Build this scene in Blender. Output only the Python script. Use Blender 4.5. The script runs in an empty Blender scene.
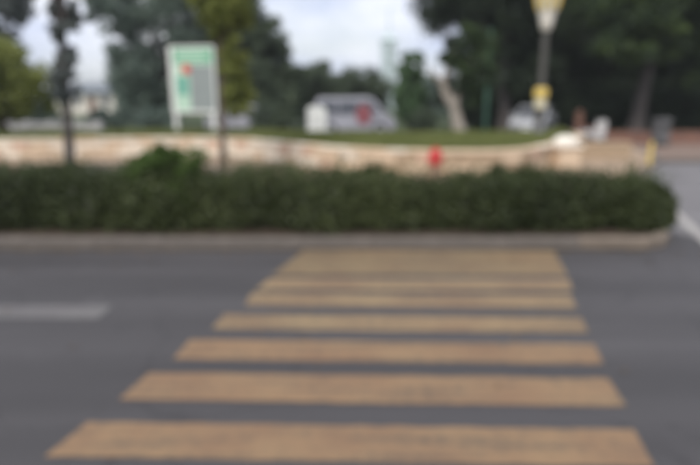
import bpy, bmesh, math, random
import numpy as np
from mathutils import Vector, Matrix

R = math.radians
C = bpy.context.scene.collection
SC = bpy.context.scene

# ------------------------------------------------------------------ camera
EYE = 1.70
FPX = 544.0                       # focal length in pixels of a 700 px wide picture
PITCH = math.atan(131.5 / FPX)
cam = bpy.data.cameras.new('camera')
cam.sensor_width = 36.0
cam.lens = 36.0 * FPX / 700.0
cam.clip_start = 0.05
cam.clip_end = 2000
cam.dof.use_dof = True            # a phone picture that missed its focus: everything is soft
cam.dof.focus_distance = 0.30
cam.dof.aperture_fstop = 3.9
camo = bpy.data.objects.new('camera', cam)
C.objects.link(camo)
camo.location = (0, 0, EYE)
camo.rotation_euler = (math.pi / 2 - PITCH, 0, 0)
SC.camera = camo

# ------------------------------------------------------------------ sky, sun, exposure
SUN_EL, SUN_AZ = R(50), R(205)
world = bpy.data.worlds.new('World')
SC.world = world
world.use_nodes = True
nt = world.node_tree
for n in list(nt.nodes):
    nt.nodes.remove(n)
wo = nt.nodes.new('ShaderNodeOutputWorld')
bg = nt.nodes.new('ShaderNodeBackground')
bg.inputs['Strength'].default_value = 0.1
sky = nt.nodes.new('ShaderNodeTexSky')
sky.sky_type = 'NISHITA'
sky.sun_disc = False
sky.sun_elevation = SUN_EL
sky.sun_rotation = SUN_AZ
sky.dust_density = 2.0
tc = nt.nodes.new('ShaderNodeTexCoord')
mp = nt.nodes.new('ShaderNodeMapping')
mp.inputs['Scale'].default_value = (1.0, 1.0, 2.6)
mp.inputs['Location'].default_value = (0.35, 0.1, 0.2)
nz = nt.nodes.new('ShaderNodeTexNoise')
nz.inputs['Scale'].default_value = 3.0
nz.inputs['Detail'].default_value = 7.0
nz.inputs['Roughness'].default_value = 0.55
cr = nt.nodes.new('ShaderNodeValToRGB')
cr.color_ramp.elements[0].position = 0.36
cr.color_ramp.elements[0].color = (0.45, 0.45, 0.45, 1)
cr.color_ramp.elements[1].position = 0.62
cr.color_ramp.elements[1].color = (0.97, 0.97, 0.97, 1)
nz2 = nt.nodes.new('ShaderNodeTexNoise')
nz2.inputs['Scale'].default_value = 4.5
nz2.inputs['Detail'].default_value = 5.0
cr2 = nt.nodes.new('ShaderNodeValToRGB')
cr2.color_ramp.elements[0].position = 0.35
cr2.color_ramp.elements[0].color = (6.8, 7.4, 9.6, 1)
cr2.color_ramp.elements[1].position = 0.65
cr2.color_ramp.elements[1].color = (10.8, 10.9, 11.3, 1)
mx = nt.nodes.new('ShaderNodeMix')
mx.data_type = 'RGBA'
L = nt.links.new
L(tc.outputs['Generated'], mp.inputs['Vector'])
L(mp.outputs['Vector'], nz.inputs['Vector'])
L(mp.outputs['Vector'], nz2.inputs['Vector'])
L(nz.outputs['Fac'], cr.inputs['Fac'])
L(nz2.outputs['Fac'], cr2.inputs['Fac'])
L(cr.outputs['Color'], mx.inputs['Factor'])
L(sky.outputs['Color'], mx.inputs['A'])
L(cr2.outputs['Color'], mx.inputs['B'])
L(mx.outputs['Result'], bg.inputs['Color'])
L(bg.outputs['Background'], wo.inputs['Surface'])

sl = bpy.data.lights.new('sun', 'SUN')
sl.energy = 2.4
sl.angle = R(22)
sl.color = (1.0, 0.95, 0.88)
so = bpy.data.objects.new('sun', sl)
C.objects.link(so)
sdir = Vector((math.sin(SUN_AZ) * math.cos(SUN_EL), math.cos(SUN_AZ) * math.cos(SUN_EL), math.sin(SUN_EL)))
so.rotation_euler = sdir.to_track_quat('Z', 'Y').to_euler()
so.location = sdir * 60

SC.view_settings.view_transform = 'Standard'
SC.view_settings.look = 'None'
SC.view_settings.exposure = 0.27
SC.view_settings.gamma = 1.0
SC.cycles.max_bounces = 6
SC.cycles.use_denoising = True

# ------------------------------------------------------------------ helpers
cp, sp = math.cos(PITCH), math.sin(PITCH)


def ray(px, py):
    u, v = px - 350.0, 232.5 - py
    return Vector((u, FPX * cp + v * sp, -FPX * sp + v * cp))


def at(px, py, Y):                 # point seen at a picture position, Y metres ahead
    d = ray(px, py)
    k = Y / d.y
    return Vector((d.x * k, Y, EYE + d.z * k))


def on(px, py, z=0.0):             # point seen at a picture position, on a level at height z
    d = ray(px, py)
    k = (z - EYE) / d.z
    return Vector((d.x * k, d.y * k, z))


def tag(o, label=None, cat=None, group=None, kind=None):
    if label: o['label'] = label
    if cat: o['category'] = cat
    if group: o['group'] = group
    if kind: o['kind'] = kind
    return o


def empty(name, loc, rz=0.0, label=None, cat=None, group=None, kind=None):
    o = bpy.data.objects.new(name, None)
    o.empty_display_size = 0.2
    C.objects.link(o)
    o.location = loc
    o.rotation_euler = (0, 0, rz)
    return tag(o, label, cat, group, kind)


def link(name, me, parent=None, loc=None, rz=None, scale=None):
    o = bpy.data.objects.new(name, me)
    C.objects.link(o)
    if parent: o.parent = parent
    if loc is not None: o.location = loc
    if rz is not None: o.rotation_euler = (0, 0, rz)
    if scale is not None: o.scale = scale
    return o


class MB:
    def __init__(self):
        self.v, self.f = [], []

    def add(self, vs, fs):
        n = len(self.v)
        self.v += [tuple(a) for a in vs]
        self.f += [tuple(i + n for i in f) for f in fs]
        return self

    def box(self, x0, x1, y0, y1, z0, z1, M=None):
        vs = [Vector((x, y, z)) for z in (z0, z1) for (x, y) in ((x0, y0), (x1, y0), (x1, y1), (x0, y1))]
        if M: vs = [M @ a for a in vs]
        return self.add(vs, [(3, 2, 1, 0), (4, 5, 6, 7), (0, 1, 5, 4), (1, 2, 6, 5), (2, 3, 7, 6), (3, 0, 4, 7)])

    def cbox(self, x0, x1, y0, y1, z0, z1, c, jit=0.0, rnd=None):   # box with chamfered front and top edges
        a = [(x0, y0), (x1, y0), (x1, y1), (x0, y1)]
        b = [(x0 + c, y0 + c), (x1 - c, y0 + c), (x1 - c, y1 - c), (x0 + c, y1 - c)]
        vs = [(x, y, z0 + c) for x, y in a] + [(x, y, z1 - c) for x, y in a] + [(x, y, z0) for x, y in b] + [(x, y, z1) for x, y in b]
        if rnd:
            vs = [tuple(q + rnd.uniform(-jit, jit) for q in p) for p in vs]
        fs = [(11, 10, 9, 8), (12, 13, 14, 15)]
        for i in range(4):
            j = (i + 1) % 4
            fs += [(i, j, 4 + j, 4 + i), (8 + i, 8 + j, j, i), (4 + i, 4 + j, 12 + j, 12 + i)]
        return self.add(vs, fs)

    def tube(self, pts, rad, n=8, cap=True):
        pts = [Vector(p) for p in pts]
        if not hasattr(rad, '__len__'): rad = [rad] * len(pts)
        rings, up = [], None
        for i, p in enumerate(pts):
            t = (pts[min(i + 1, len(pts) - 1)] - pts[max(i - 1, 0)]).normalized()
            if up is None:
                up = Vector((1, 0, 0)) if abs(t.x) < 0.9 else Vector((0, 1, 0))
            a = (up - t * up.dot(t)).normalized()
            b = t.cross(a)
            up = a
            rings.append([p + (a * math.cos(2 * math.pi * k / n) + b * math.sin(2 * math.pi * k / n)) * rad[i] for k in range(n)])
        vs = [q for r in rings for q in r]
        fs = []
        for i in range(len(pts) - 1):
            for k in range(n):
                k2 = (k + 1) % n
                fs.append((i * n + k, i * n + k2, (i + 1) * n + k2, (i + 1) * n + k))
        if cap:
            fs.append(tuple(range(n - 1, -1, -1)))
            fs.append(tuple((len(pts) - 1) * n + k for k in range(n)))
        return self.add(vs, fs)

    def lathe(self, prof, n=16, M=None, cap=True):          # (radius, z) pairs about the z axis
        vs, fs = [], []
        for r, z in prof:
            for k in range(n):
                a = 2 * math.pi * k / n
                q = Vector((r * math.cos(a), r * math.sin(a), z))
                vs.append(M @ q if M else q)
        for i in range(len(prof) - 1):
            for k in range(n):
                k2 = (k + 1) % n
                fs.append((i * n + k, i * n + k2, (i + 1) * n + k2, (i + 1) * n + k))
        if cap:
            fs.append(tuple(range(n - 1, -1, -1)))
            fs.append(tuple((len(prof) - 1) * n + k for k in range(n)))
        return self.add(vs, fs)

    def prism(self, poly, z0, z1, M=None):                  # polygon in xy, extruded along z
        n = len(poly)
        vs = [Vector((x, y, z0)) for x, y in poly] + [Vector((x, y, z1)) for x, y in poly]
        if M: vs = [M @ q for q in vs]
        fs = [tuple(range(n - 1, -1, -1)), tuple(range(n, 2 * n))]
        fs += [(i, (i + 1) % n, n + (i + 1) % n, n + i) for i in range(n)]
        return self.add(vs, fs)

    def mesh(self, name, mat, smooth=False):
        me = bpy.data.meshes.new(name)
        me.from_pydata(self.v, [], self.f)
        if mat: me.materials.append(mat)
        me.update()
        bm = bmesh.new()
        bm.from_mesh(me)
        bmesh.ops.recalc_face_normals(bm, faces=bm.faces)
        bm.to_mesh(me)
        bm.free()
        if smooth:
            me.polygons.foreach_set('use_smooth', [True] * len(me.polygons))
            me.set_sharp_from_angle(angle=R(40))
        return me

    def build(self, name, mat, parent=None, smooth=False, bevel=0.0):
        o = link(name, self.mesh(name, mat, smooth), parent)
        if bevel:
            m = o.modifiers.new('bevel', 'BEVEL')
            m.width = bevel
            m.segments = 2
            m.limit_method = 'ANGLE'
        return o


# ------------------------------------------------------------------ materials
def mat(name, col, rough=0.7, var=0.12, scale=6.0, bump=0.0, bscale=40.0, metal=0.0, col2=None, spec=0.35, coords='Object'):
    m = bpy.data.materials.new(name)
    m.use_nodes = True
    t = m.node_tree
    b = t.nodes['Principled BSDF']
    b.inputs['Roughness'].default_value = rough
    b.inputs['Metallic'].default_value = metal
    b.inputs['Specular IOR Level'].default_value = spec
    co = t.nodes.new('ShaderNodeTexCoord')
    n = t.nodes.new('ShaderNodeTexNoise')
    n.inputs['Scale'].default_value = scale
    n.inputs['Detail'].default_value = 6
    n.inputs['Roughness'].default_value = 0.6
    t.links.new(co.outputs[coords], n.inputs['Vector'])
    r = t.nodes.new('ShaderNodeValToRGB')
    c2 = col2 or tuple(min(1, c * (1 + var)) for c in col)
    c1 = tuple(c * (1 - var) for c in col)
    r.color_ramp.elements[0].position = 0.3
    r.color_ramp.elements[1].position = 0.7
    r.color_ramp.elements[0].color = (*c1, 1)
    r.color_ramp.elements[1].color = (*c2, 1)
    t.links.new(n.outputs['Fac'], r.inputs['Fac'])
    t.links.new(r.outputs['Color'], b.inputs['Base Color'])
    if bump:
        n2 = t.nodes.new('ShaderNodeTexNoise')
        n2.inputs['Scale'].default_value = bscale
        n2.inputs['Detail'].default_value = 4
        t.links.new(co.outputs[coords], n2.inputs['Vector'])
        bp = t.nodes.new('ShaderNodeBump')
        bp.inputs['Strength'].default_value = bump
        bp.inputs['Distance'].default_value = 0.02
        t.links.new(n2.outputs['Fac'], bp.inputs['Height'])
        t.links.new(bp.outputs['Normal'], b.inputs['Normal'])
    return m


def leaf_mat(name, c1, c2, c3, trans=0.22, rough=0.5):
    m = bpy.data.materials.new(name)
    m.use_nodes = True
    t = m.node_tree
    b = t.nodes['Principled BSDF']
    out = t.nodes['Material Output']
    b.inputs['Roughness'].default_value = rough
    b.inputs['Specular IOR Level'].default_value = 0.3
    g = t.nodes.new('ShaderNodeNewGeometry')
    r = t.nodes.new('ShaderNodeValToRGB')
    r.color_ramp.elements[0].color = (*c1, 1)
    r.color_ramp.elements[1].color = (*c3, 1)
    e = r.color_ramp.elements.new(0.55)
    e.color = (*c2, 1)
    co = t.nodes.new('ShaderNodeTexCoord')
    n = t.nodes.new('ShaderNodeTexNoise')
    n.inputs['Scale'].default_value = 0.9
    n.inputs['Detail'].default_value = 3
    t.links.new(co.outputs['Object'], n.inputs['Vector'])
    a = t.nodes.new('ShaderNodeMath'); a.operation = 'MULTIPLY_ADD'
    a.inputs[1].default_value = 0.55
    t.links.new(g.outputs['Random Per Island'], a.inputs[0])
    s = t.nodes.new('ShaderNodeMath'); s.operation = 'MULTIPLY_ADD'
    s.inputs[1].default_value = 1.6
    s.inputs[2].default_value = -0.55
    t.links.new(n.outputs['Fac'], s.inputs[0])
    t.links.new(s.outputs[0], a.inputs[2])
    t.links.new(a.outputs[0], r.inputs['Fac'])
    t.links.new(r.outputs['Color'], b.inputs['Base Color'])
    tr = t.nodes.new('ShaderNodeBsdfTranslucent')
    t.links.new(r.outputs['Color'], tr.inputs['Color'])
    mxs = t.nodes.new('ShaderNodeMixShader')
    mxs.inputs[0].default_value = trans
    t.links.new(b.outputs[0], mxs.inputs[1])
    t.links.new(tr.outputs[0], mxs.inputs[2])
    t.links.new(mxs.outputs[0], out.inputs['Surface'])
    return m


def asphalt_mat():
    m = bpy.data.materials.new('asphalt')
    m.use_nodes = True
    t = m.node_tree
    b = t.nodes['Principled BSDF']
    b.inputs['Roughness'].default_value = 0.68
    b.inputs['Specular IOR Level'].default_value = 0.42
    co = t.nodes.new('ShaderNodeTexCoord')

    def noise(scale, detail, stretch=None):
        n = t.nodes.new('ShaderNodeTexNoise')
        n.inputs['Scale'].default_value = scale
        n.inputs['Detail'].default_value = detail
        if stretch:
            q = t.nodes.new('ShaderNodeMapping')
            q.inputs['Scale'].default_value = stretch
            t.links.new(co.outputs['Object'], q.inputs['Vector'])
            t.links.new(q.outputs['Vector'], n.inputs['Vector'])
        else:
            t.links.new(co.outputs['Object'], n.inputs['Vector'])
        return n
    big = noise(0.8, 5, (0.25, 1.0, 1.0))
    fine = noise(160, 3)
    r1 = t.nodes.new('ShaderNodeValToRGB')
    r1.color_ramp.elements[0].position, r1.color_ramp.elements[1].position = 0.3, 0.72
    r1.color_ramp.elements[0].color = (0.055, 0.0515, 0.0535, 1)
    r1.color_ramp.elements[1].color = (0.081, 0.0765, 0.079, 1)
    t.links.new(big.outputs['Fac'], r1.inputs['Fac'])
    r2 = t.nodes.new('ShaderNodeValToRGB')
    r2.color_ramp.elements[0].position, r2.color_ramp.elements[1].position = 0.35, 0.7
    r2.color_ramp.elements[0].color = (0.72, 0.72, 0.72, 1)
    r2.color_ramp.elements[1].color = (1.28, 1.27, 1.24, 1)
    t.links.new(fine.outputs['Fac'], r2.inputs['Fac'])
    x = t.nodes.new('ShaderNodeMix'); x.data_type = 'RGBA'; x.blend_type = 'MULTIPLY'
    x.inputs['Factor'].default_value = 1.0
    t.links.new(r1.outputs['Color'], x.inputs['A'])
    t.links.new(r2.outputs['Color'], x.inputs['B'])
    lane = noise(1.1, 3, (0.08, 1.6, 1.0))
    stn = noise(1.9, 6)
    for nd, lo, hi, dark in ((lane, 0.36, 0.64, 0.80), (stn, 0.60, 0.74, 1.22), (noise(3.7, 5), 0.66, 0.73, 0.70)):
        rr_ = t.nodes.new('ShaderNodeValToRGB')
        rr_.color_ramp.elements[0].position, rr_.color_ramp.elements[1].position = lo, hi
        rr_.color_ramp.elements[0].color = (dark, dark, dark, 1) if nd is lane else (1, 1, 1, 1)
        rr_.color_ramp.elements[1].color = (1.1, 1.1, 1.1, 1) if nd is lane else (dark, dark, dark, 1)
        t.links.new(nd.outputs['Fac'], rr_.inputs['Fac'])
        xx = t.nodes.new('ShaderNodeMix'); xx.data_type = 'RGBA'; xx.blend_type = 'MULTIPLY'
        xx.inputs['Factor'].default_value = 1.0
        t.links.new(x.outputs['Result'], xx.inputs['A'])
        t.links.new(rr_.outputs['Color'], xx.inputs['B'])
        x = xx
    vo = t.nodes.new('ShaderNodeTexVoronoi')
    vo.feature = 'DISTANCE_TO_EDGE'
    vo.inputs['Scale'].default_value = 0.55
    wob = noise(2.5, 4)
    av = t.nodes.new('ShaderNodeVectorMath'); av.operation = 'MULTIPLY_ADD'
    av.inputs[1].default_value = (0.5, 0.5, 0.0)
    t.links.new(wob.outputs['Color'], av.inputs[0])
    t.links.new(co.outputs['Object'], av.inputs[2])
    t.links.new(av.outputs[0], vo.inputs['Vector'])
    ck = t.nodes.new('ShaderNodeValToRGB')
    ck.color_ramp.elements[0].position, ck.color_ramp.elements[1].position = 0.0, 0.007
    ck.color_ramp.elements[0].color = (0.62, 0.62, 0.62, 1)
    ck.color_ramp.elements[1].color = (1, 1, 1, 1)
    t.links.new(vo.outputs['Distance'], ck.inputs['Fac'])
    x2 = t.nodes.new('ShaderNodeMix'); x2.data_type = 'RGBA'; x2.blend_type = 'MULTIPLY'
    x2.inputs['Factor'].default_value = 0.8
    t.links.new(x.outputs['Result'], x2.inputs['A'])
    t.links.new(ck.outputs['Color'], x2.inputs['B'])
    t.links.new(x2.outputs['Result'], b.inputs['Base Color'])
    bp = t.nodes.new('ShaderNodeBump')
    bp.inputs['Strength'].default_value = 0.5
    bp.inputs['Distance'].default_value = 0.006
    t.links.new(fine.outputs['Fac'], bp.inputs['Height'])
    t.links.new(bp.outputs['Normal'], b.inputs['Normal'])
    return m


def paint_mat(name, col, under, wear=0.42, soft=0.22):
    m = bpy.data.materials.new(name)
    m.use_nodes = True
    t = m.node_tree
    b = t.nodes['Principled BSDF']
    b.inputs['Roughness'].default_value = 0.75
    b.inputs['Specular IOR Level'].default_value = 0.25
    co = t.nodes.new('ShaderNodeTexCoord')
    n = t.nodes.new('ShaderNodeTexNoise')
    n.inputs['Scale'].default_value = 16
    n.inputs['Detail'].default_value = 9
    n.inputs['Roughness'].default_value = 0.68
    n2 = t.nodes.new('ShaderNodeTexNoise')
    n2.inputs['Scale'].default_value = 1.7
    n2.inputs['Detail'].default_value = 4
    for k in (n, n2):
        t.links.new(co.outputs['Object'], k.inputs['Vector'])
    r = t.nodes.new('ShaderNodeValToRGB')
    r.color_ramp.elements[0].position = wear - soft / 2
    r.color_ramp.elements[1].position = wear + soft / 2
    q = t.nodes.new('ShaderNodeMapping')
    q.inputs['Scale'].default_value = (0.35, 5.0, 1.0)
    n3 = t.nodes.new('ShaderNodeTexNoise')
    n3.inputs['Scale'].default_value = 2.2
    n3.inputs['Detail'].default_value = 5
    t.links.new(co.outputs['Object'], q.inputs['Vector'])
    t.links.new(q.outputs['Vector'], n3.inputs['Vector'])
    av = t.nodes.new('ShaderNodeMix'); av.data_type = 'FLOAT'
    av.inputs['Factor'].default_value = 0.55
    t.links.new(n.outputs['Fac'], av.inputs['A'])
    t.links.new(n3.outputs['Fac'], av.inputs['B'])
    t.links.new(av.outputs['Result'], r.inputs['Fac'])
    r2 = t.nodes.new('ShaderNodeValToRGB')
    r2.color_ramp.elements[0].position, r2.color_ramp.elements[1].position = 0.35, 0.65
    r2.color_ramp.elements[0].color = (col[0] * 0.88, col[1] * 0.84, col[2] * 0.86, 1)
    r2.color_ramp.elements[1].color = (min(1, col[0] * 1.1), min(1, col[1] * 1.12), col[2] * 1.08, 1)
    t.links.new(n2.outputs['Fac'], r2.inputs['Fac'])
    x = t.nodes.new('ShaderNodeMix'); x.data_type = 'RGBA'
    x.inputs['A'].default_value = (*under, 1)
    t.links.new(r.outputs['Color'], x.inputs['Factor'])
    t.links.new(r2.outputs['Color'], x.inputs['B'])
    t.links.new(x.outputs['Result'], b.inputs['Base Color'])
    f = t.nodes.new('ShaderNodeTexNoise')
    f.inputs['Scale'].default_value = 150
    t.links.new(co.outputs['Object'], f.inputs['Vector'])
    bp = t.nodes.new('ShaderNodeBump')
    bp.inputs['Strength'].default_value = 0.35
    bp.inputs['Distance'].default_value = 0.005
    t.links.new(f.outputs['Fac'], bp.inputs['Height'])
    t.links.new(bp.outputs['Normal'], b.inputs['Normal'])
    return m


M = {}
M['asphalt'] = asphalt_mat()
M['ochre'] = paint_mat('ochre_paint', (0.245, 0.160, 0.094), (0.10, 0.084, 0.066), 0.42, 0.2)
M['ochre_worn'] = paint_mat('worn_ochre_paint', (0.222, 0.156, 0.090), (0.11, 0.095, 0.068), 0.44, 0.3)
M['ochre_pale'] = paint_mat('pale_ochre_paint', (0.250, 0.178, 0.105), (0.105, 0.084, 0.066), 0.43, 0.2)
M['white_line'] = paint_mat('faded_white_paint', (0.155, 0.15, 0.148), (0.09, 0.088, 0.088), 0.42, 0.3)
M['white_bright'] = paint_mat('white_road_paint', (0.34, 0.325, 0.31), (0.14, 0.14, 0.14), 0.33, 0.2)
M['kerb'] = mat('kerb_concrete', (0.135, 0.118, 0.103), 0.9, 0.16, 3.0, 0.4, 60)
M['kerb_pale'] = mat('kerb_pale', (0.19, 0.155, 0.122), 0.9, 0.2, 4.0, 0.4, 60)
M['road_dirt'] = mat('road_dirt', (0.075, 0.062, 0.048), 0.95, 0.35, 9.0, 0.5, 90)
M['soil'] = mat('soil', (0.07, 0.05, 0.035), 0.95, 0.4, 8.0, 0.8, 30)
M['ground'] = mat('ground_grass', (0.05, 0.07, 0.025), 0.95, 0.4, 0.8, 0.6, 20)
M['lawn'] = mat('lawn_soil', (0.085, 0.105, 0.035), 0.95, 0.3, 2.0, 0.6, 30)
M['paving'] = mat('tan_paving', (0.33, 0.245, 0.17), 0.9, 0.18, 2.0, 0.3, 40)
M['paving_brown'] = mat('brown_paving', (0.20, 0.145, 0.115), 0.9, 0.2, 2.0, 0.3, 40)
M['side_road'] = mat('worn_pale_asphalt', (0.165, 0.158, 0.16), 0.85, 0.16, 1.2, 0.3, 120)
M['stone_cream'] = mat('stone_cream', (0.74, 0.65, 0.53), 0.85, 0.15, 5, 0.35, 30)
M['stone_salmon'] = mat('stone_salmon', (0.60, 0.42, 0.31), 0.85, 0.15, 5, 0.35, 30)
M['stone_buff'] = mat('stone_buff', (0.63, 0.49, 0.35), 0.85, 0.15, 5, 0.35, 30)
M['stone_tan'] = mat('stone_tan', (0.40, 0.30, 0.20), 0.85, 0.18, 5, 0.35, 30)
M['mortar'] = mat('mortar', (0.34, 0.27, 0.2), 0.95, 0.15, 10, 0.3, 60)
M['brick'] = mat('red_brick', (0.22, 0.115, 0.085), 0.9, 0.25, 4, 0.3, 50)
M['brick_dark'] = mat('dark_brick', (0.15, 0.09, 0.075), 0.9, 0.25, 4, 0.3, 50)
M['bark'] = mat('bark', (0.07, 0.06, 0.055), 0.95, 0.35, 9, 0.9, 18)
M['bark_pale'] = mat('pale_bark', (0.30, 0.25, 0.20), 0.9, 0.3, 5, 0.6, 14, col2=(0.40, 0.36, 0.32))
M['bark_brown'] = mat('brown_bark', (0.12, 0.09, 0.065), 0.95, 0.3, 9, 0.8, 18)
M['white'] = mat('white_paint', (0.74, 0.74, 0.70), 0.5, 0.06, 3)
M['warm_white'] = mat('warm_white_paint', (0.78, 0.73, 0.64), 0.6, 0.08, 2, 0.1, 30)
M['yellow'] = mat('yellow_paint', (0.55, 0.40, 0.10), 0.5, 0.12, 6)
M['iron'] = mat('dark_iron', (0.078, 0.074, 0.066), 0.6, 0.2, 8)
M['grey_metal'] = mat('grey_metal', (0.11, 0.11, 0.112), 0.55, 0.15, 6)
M['green_paint'] = mat('green_paint', (0.045, 0.11, 0.075), 0.55, 0.15, 5)
M['red_paint'] = mat('red_paint', (0.55, 0.05, 0.05), 0.45, 0.12, 6)
M['rust'] = mat('rusty_iron', (0.17, 0.11, 0.08), 0.85, 0.3, 12, 0.5, 60)
M['sign_green'] = mat('sign_green', (0.16, 0.42, 0.26), 0.5, 0.06, 5)
M['sign_pale'] = mat('sign_pale_green', (0.48, 0.66, 0.52), 0.5, 0.06, 5)
M['sign_teal'] = mat('sign_teal', (0.16, 0.40, 0.31), 0.5, 0.08, 5)
M['sign_grey'] = mat('sign_grey', (0.27, 0.30, 0.29), 0.45, 0.08, 5)
M['sign_red'] = mat('sign_red', (0.62, 0.07, 0.05), 0.5, 0.06, 5)
M['maroon'] = mat('maroon_print', (0.24, 0.075, 0.085), 0.5, 0.1, 5)
M['car_grey'] = mat('car_grey', (0.30, 0.30, 0.33), 0.32, 0.04, 2, spec=0.5)
M['car_silver'] = mat('car_silver', (0.42, 0.43, 0.45), 0.3, 0.04, 2, spec=0.5, metal=0.25)
M['car_white'] = mat('car_white', (0.72, 0.72, 0.72), 0.3, 0.03, 2, spec=0.5)
M['dull_white'] = mat('dull_white', (0.46, 0.45, 0.44), 0.5, 0.1, 4)
M['glass'] = mat('dark_glass', (0.06, 0.065, 0.075), 0.1, 0.05, 2, spec=0.6)
M['rubber'] = mat('rubber', (0.025, 0.025, 0.026), 0.85, 0.2, 10)
M['lens'] = mat('clear_lens', (0.65, 0.65, 0.62), 0.15, 0.05, 5, spec=0.6)
M['lens_red'] = mat('red_lens', (0.4, 0.03, 0.03), 0.2, 0.05, 5, spec=0.6)
M['lamp_glass'] = mat('lamp_glass', (0.66, 0.60, 0.42), 0.35, 0.06, 3, spec=0.5)
M['roof_grey'] = mat('roof_slate', (0.16, 0.18, 0.2), 0.8, 0.2, 3, 0.3, 20)
M['tower'] = mat('tower_hazed_green', (0.56, 0.65, 0.65), 0.7, 0.08, 0.4)  # pale green, lightened towards the sky so the colour carries distance haze
M['timber'] = mat('brown_timber', (0.16, 0.085, 0.06), 0.8, 0.25, 6, 0.4, 25)

M['leaf_hedge'] = leaf_mat('hedge_leaf', (0.029, 0.040, 0.014), (0.059, 0.076, 0.027), (0.108, 0.13, 0.049), 0.24)
M['leaf_shoot'] = leaf_mat('young_shoot_leaf', (0.04, 0.058, 0.018), (0.068, 0.092, 0.03), (0.11, 0.135, 0.05), 0.25)
M['leaf_bright'] = leaf_mat('bright_shrub_leaf', (0.045, 0.082, 0.015), (0.08, 0.132, 0.027), (0.12, 0.18, 0.045), 0.3)
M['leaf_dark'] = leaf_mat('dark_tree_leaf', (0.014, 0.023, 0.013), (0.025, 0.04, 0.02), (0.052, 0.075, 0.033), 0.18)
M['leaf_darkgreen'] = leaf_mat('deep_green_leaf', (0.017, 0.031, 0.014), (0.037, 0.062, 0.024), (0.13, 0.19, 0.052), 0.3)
M['leaf_blue'] = leaf_mat('hazed_blue_green_leaf', (0.14, 0.19, 0.16), (0.195, 0.255, 0.21), (0.25, 0.315, 0.245), 0.45)  # blue-green leaf, its colour lightened to stand in for a haze veil
M['leaf_mid'] = leaf_mat('mid_green_leaf', (0.07, 0.098, 0.062), (0.11, 0.145, 0.09), (0.155, 0.195, 0.115), 0.38)
M['leaf_olive'] = leaf_mat('olive_leaf', (0.15, 0.18, 0.045), (0.25, 0.28, 0.075), (0.33, 0.35, 0.11), 0.48)
M['leaf_grass'] = leaf_mat('grass_blade', (0.13, 0.155, 0.042), (0.19, 0.215, 0.066), (0.26, 0.27, 0.1), 0.35)
M['leaf_slate'] = leaf_mat('hazed_slate_leaf', (0.105, 0.125, 0.118), (0.15, 0.172, 0.16), (0.20, 0.222, 0.195), 0.4)  # slate leaf, also lightened in colour for the veil over the left trees
M['leaf_cypress'] = leaf_mat('cypress_leaf', (0.07, 0.13, 0.06), (0.12, 0.2, 0.09), (0.175, 0.27, 0.13), 0.4)


# ------------------------------------------------------------------ leaves
def leaf_mesh(name, pos, size, material, rng, aspect=0.55, upbias=0.5, droop=0.0):
    n = len(pos)
    d = rng.normal(size=(n, 3))
    d[:, 2] -= droop
    d /= np.linalg.norm(d, axis=1)[:, None]
    nrm = rng.normal(size=(n, 3))
    nrm[:, 2] += upbias
    nrm -= d * np.sum(nrm * d, axis=1)[:, None]
    nrm /= np.linalg.norm(nrm, axis=1)[:, None]
    s = np.cross(nrm, d)
    ln = size * rng.uniform(0.65, 1.3, n)[:, None]
    w = ln * aspect * 0.5
    a = pos - d * ln * 0.5
    c = pos + d * ln * 0.5
    b = pos + s * w - d * ln * 0.08 + nrm * ln * 0.10
    e = pos - s * w - d * ln * 0.08 + nrm * ln * 0.10
    v = np.stack([a, b, c, e], axis=1).reshape(-1, 3)
    base = np.arange(n) * 4
    tri = np.stack([base, base + 1, base + 2, base, base + 2, base + 3], axis=1).reshape(-1)
    me = bpy.data.meshes.new(name)
    me.vertices.add(len(v))
    me.vertices.foreach_set('co', v.astype(np.float32).ravel())
    me.loops.add(len(tri))
    me.loops.foreach_set('vertex_index', tri.astype(np.int32))
    me.polygons.add(2 * n)
    me.polygons.foreach_set('loop_start', np.arange(0, 6 * n, 3, dtype=np.int32))
    me.polygons.foreach_set('loop_total', np.full(2 * n, 3, dtype=np.int32))
    me.materials.append(material)
    me.update(calc_edges=True)
    return me


def clump_points(centres, radii, per, rng, flat=0.8):
    k = len(centres)
    d = rng.normal(size=(k, per, 3))
    d /= np.linalg.norm(d, axis=2)[:, :, None]
    r = rng.uniform(0, 1, (k, per)) ** 0.45
    p = d * r[:, :, None] * radii[:, None, None]
    p[:, :, 2] *= flat
    return (centres[:, None, :] + p).reshape(-1, 3)


def crown_centres(ells, n, rng, bias=0.45):
    vol = np.array([e[3] * e[4] * e[5] for e in ells]) ** 0.67
    cnt = np.maximum(3, (n * vol / vol.sum()).astype(int))
    out, rad = [], []
    for e, c in zip(ells, cnt):
        d = rng.normal(size=(c, 3))
        d /= np.linalg.norm(d, axis=1)[:, None]
        r = rng.uniform(0.05, 1, c) ** bias
        p = d * r[:, None] * np.array(e[3:6]) * 0.88
        out.append(p + np.array(e[0:3]))
        m = (e[3] * e[4] * e[5]) ** (1 / 3)
        rad.append(rng.uniform(0.16, 0.34, c) * m)
    return np.concatenate(out), np.concatenate(rad)


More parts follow.
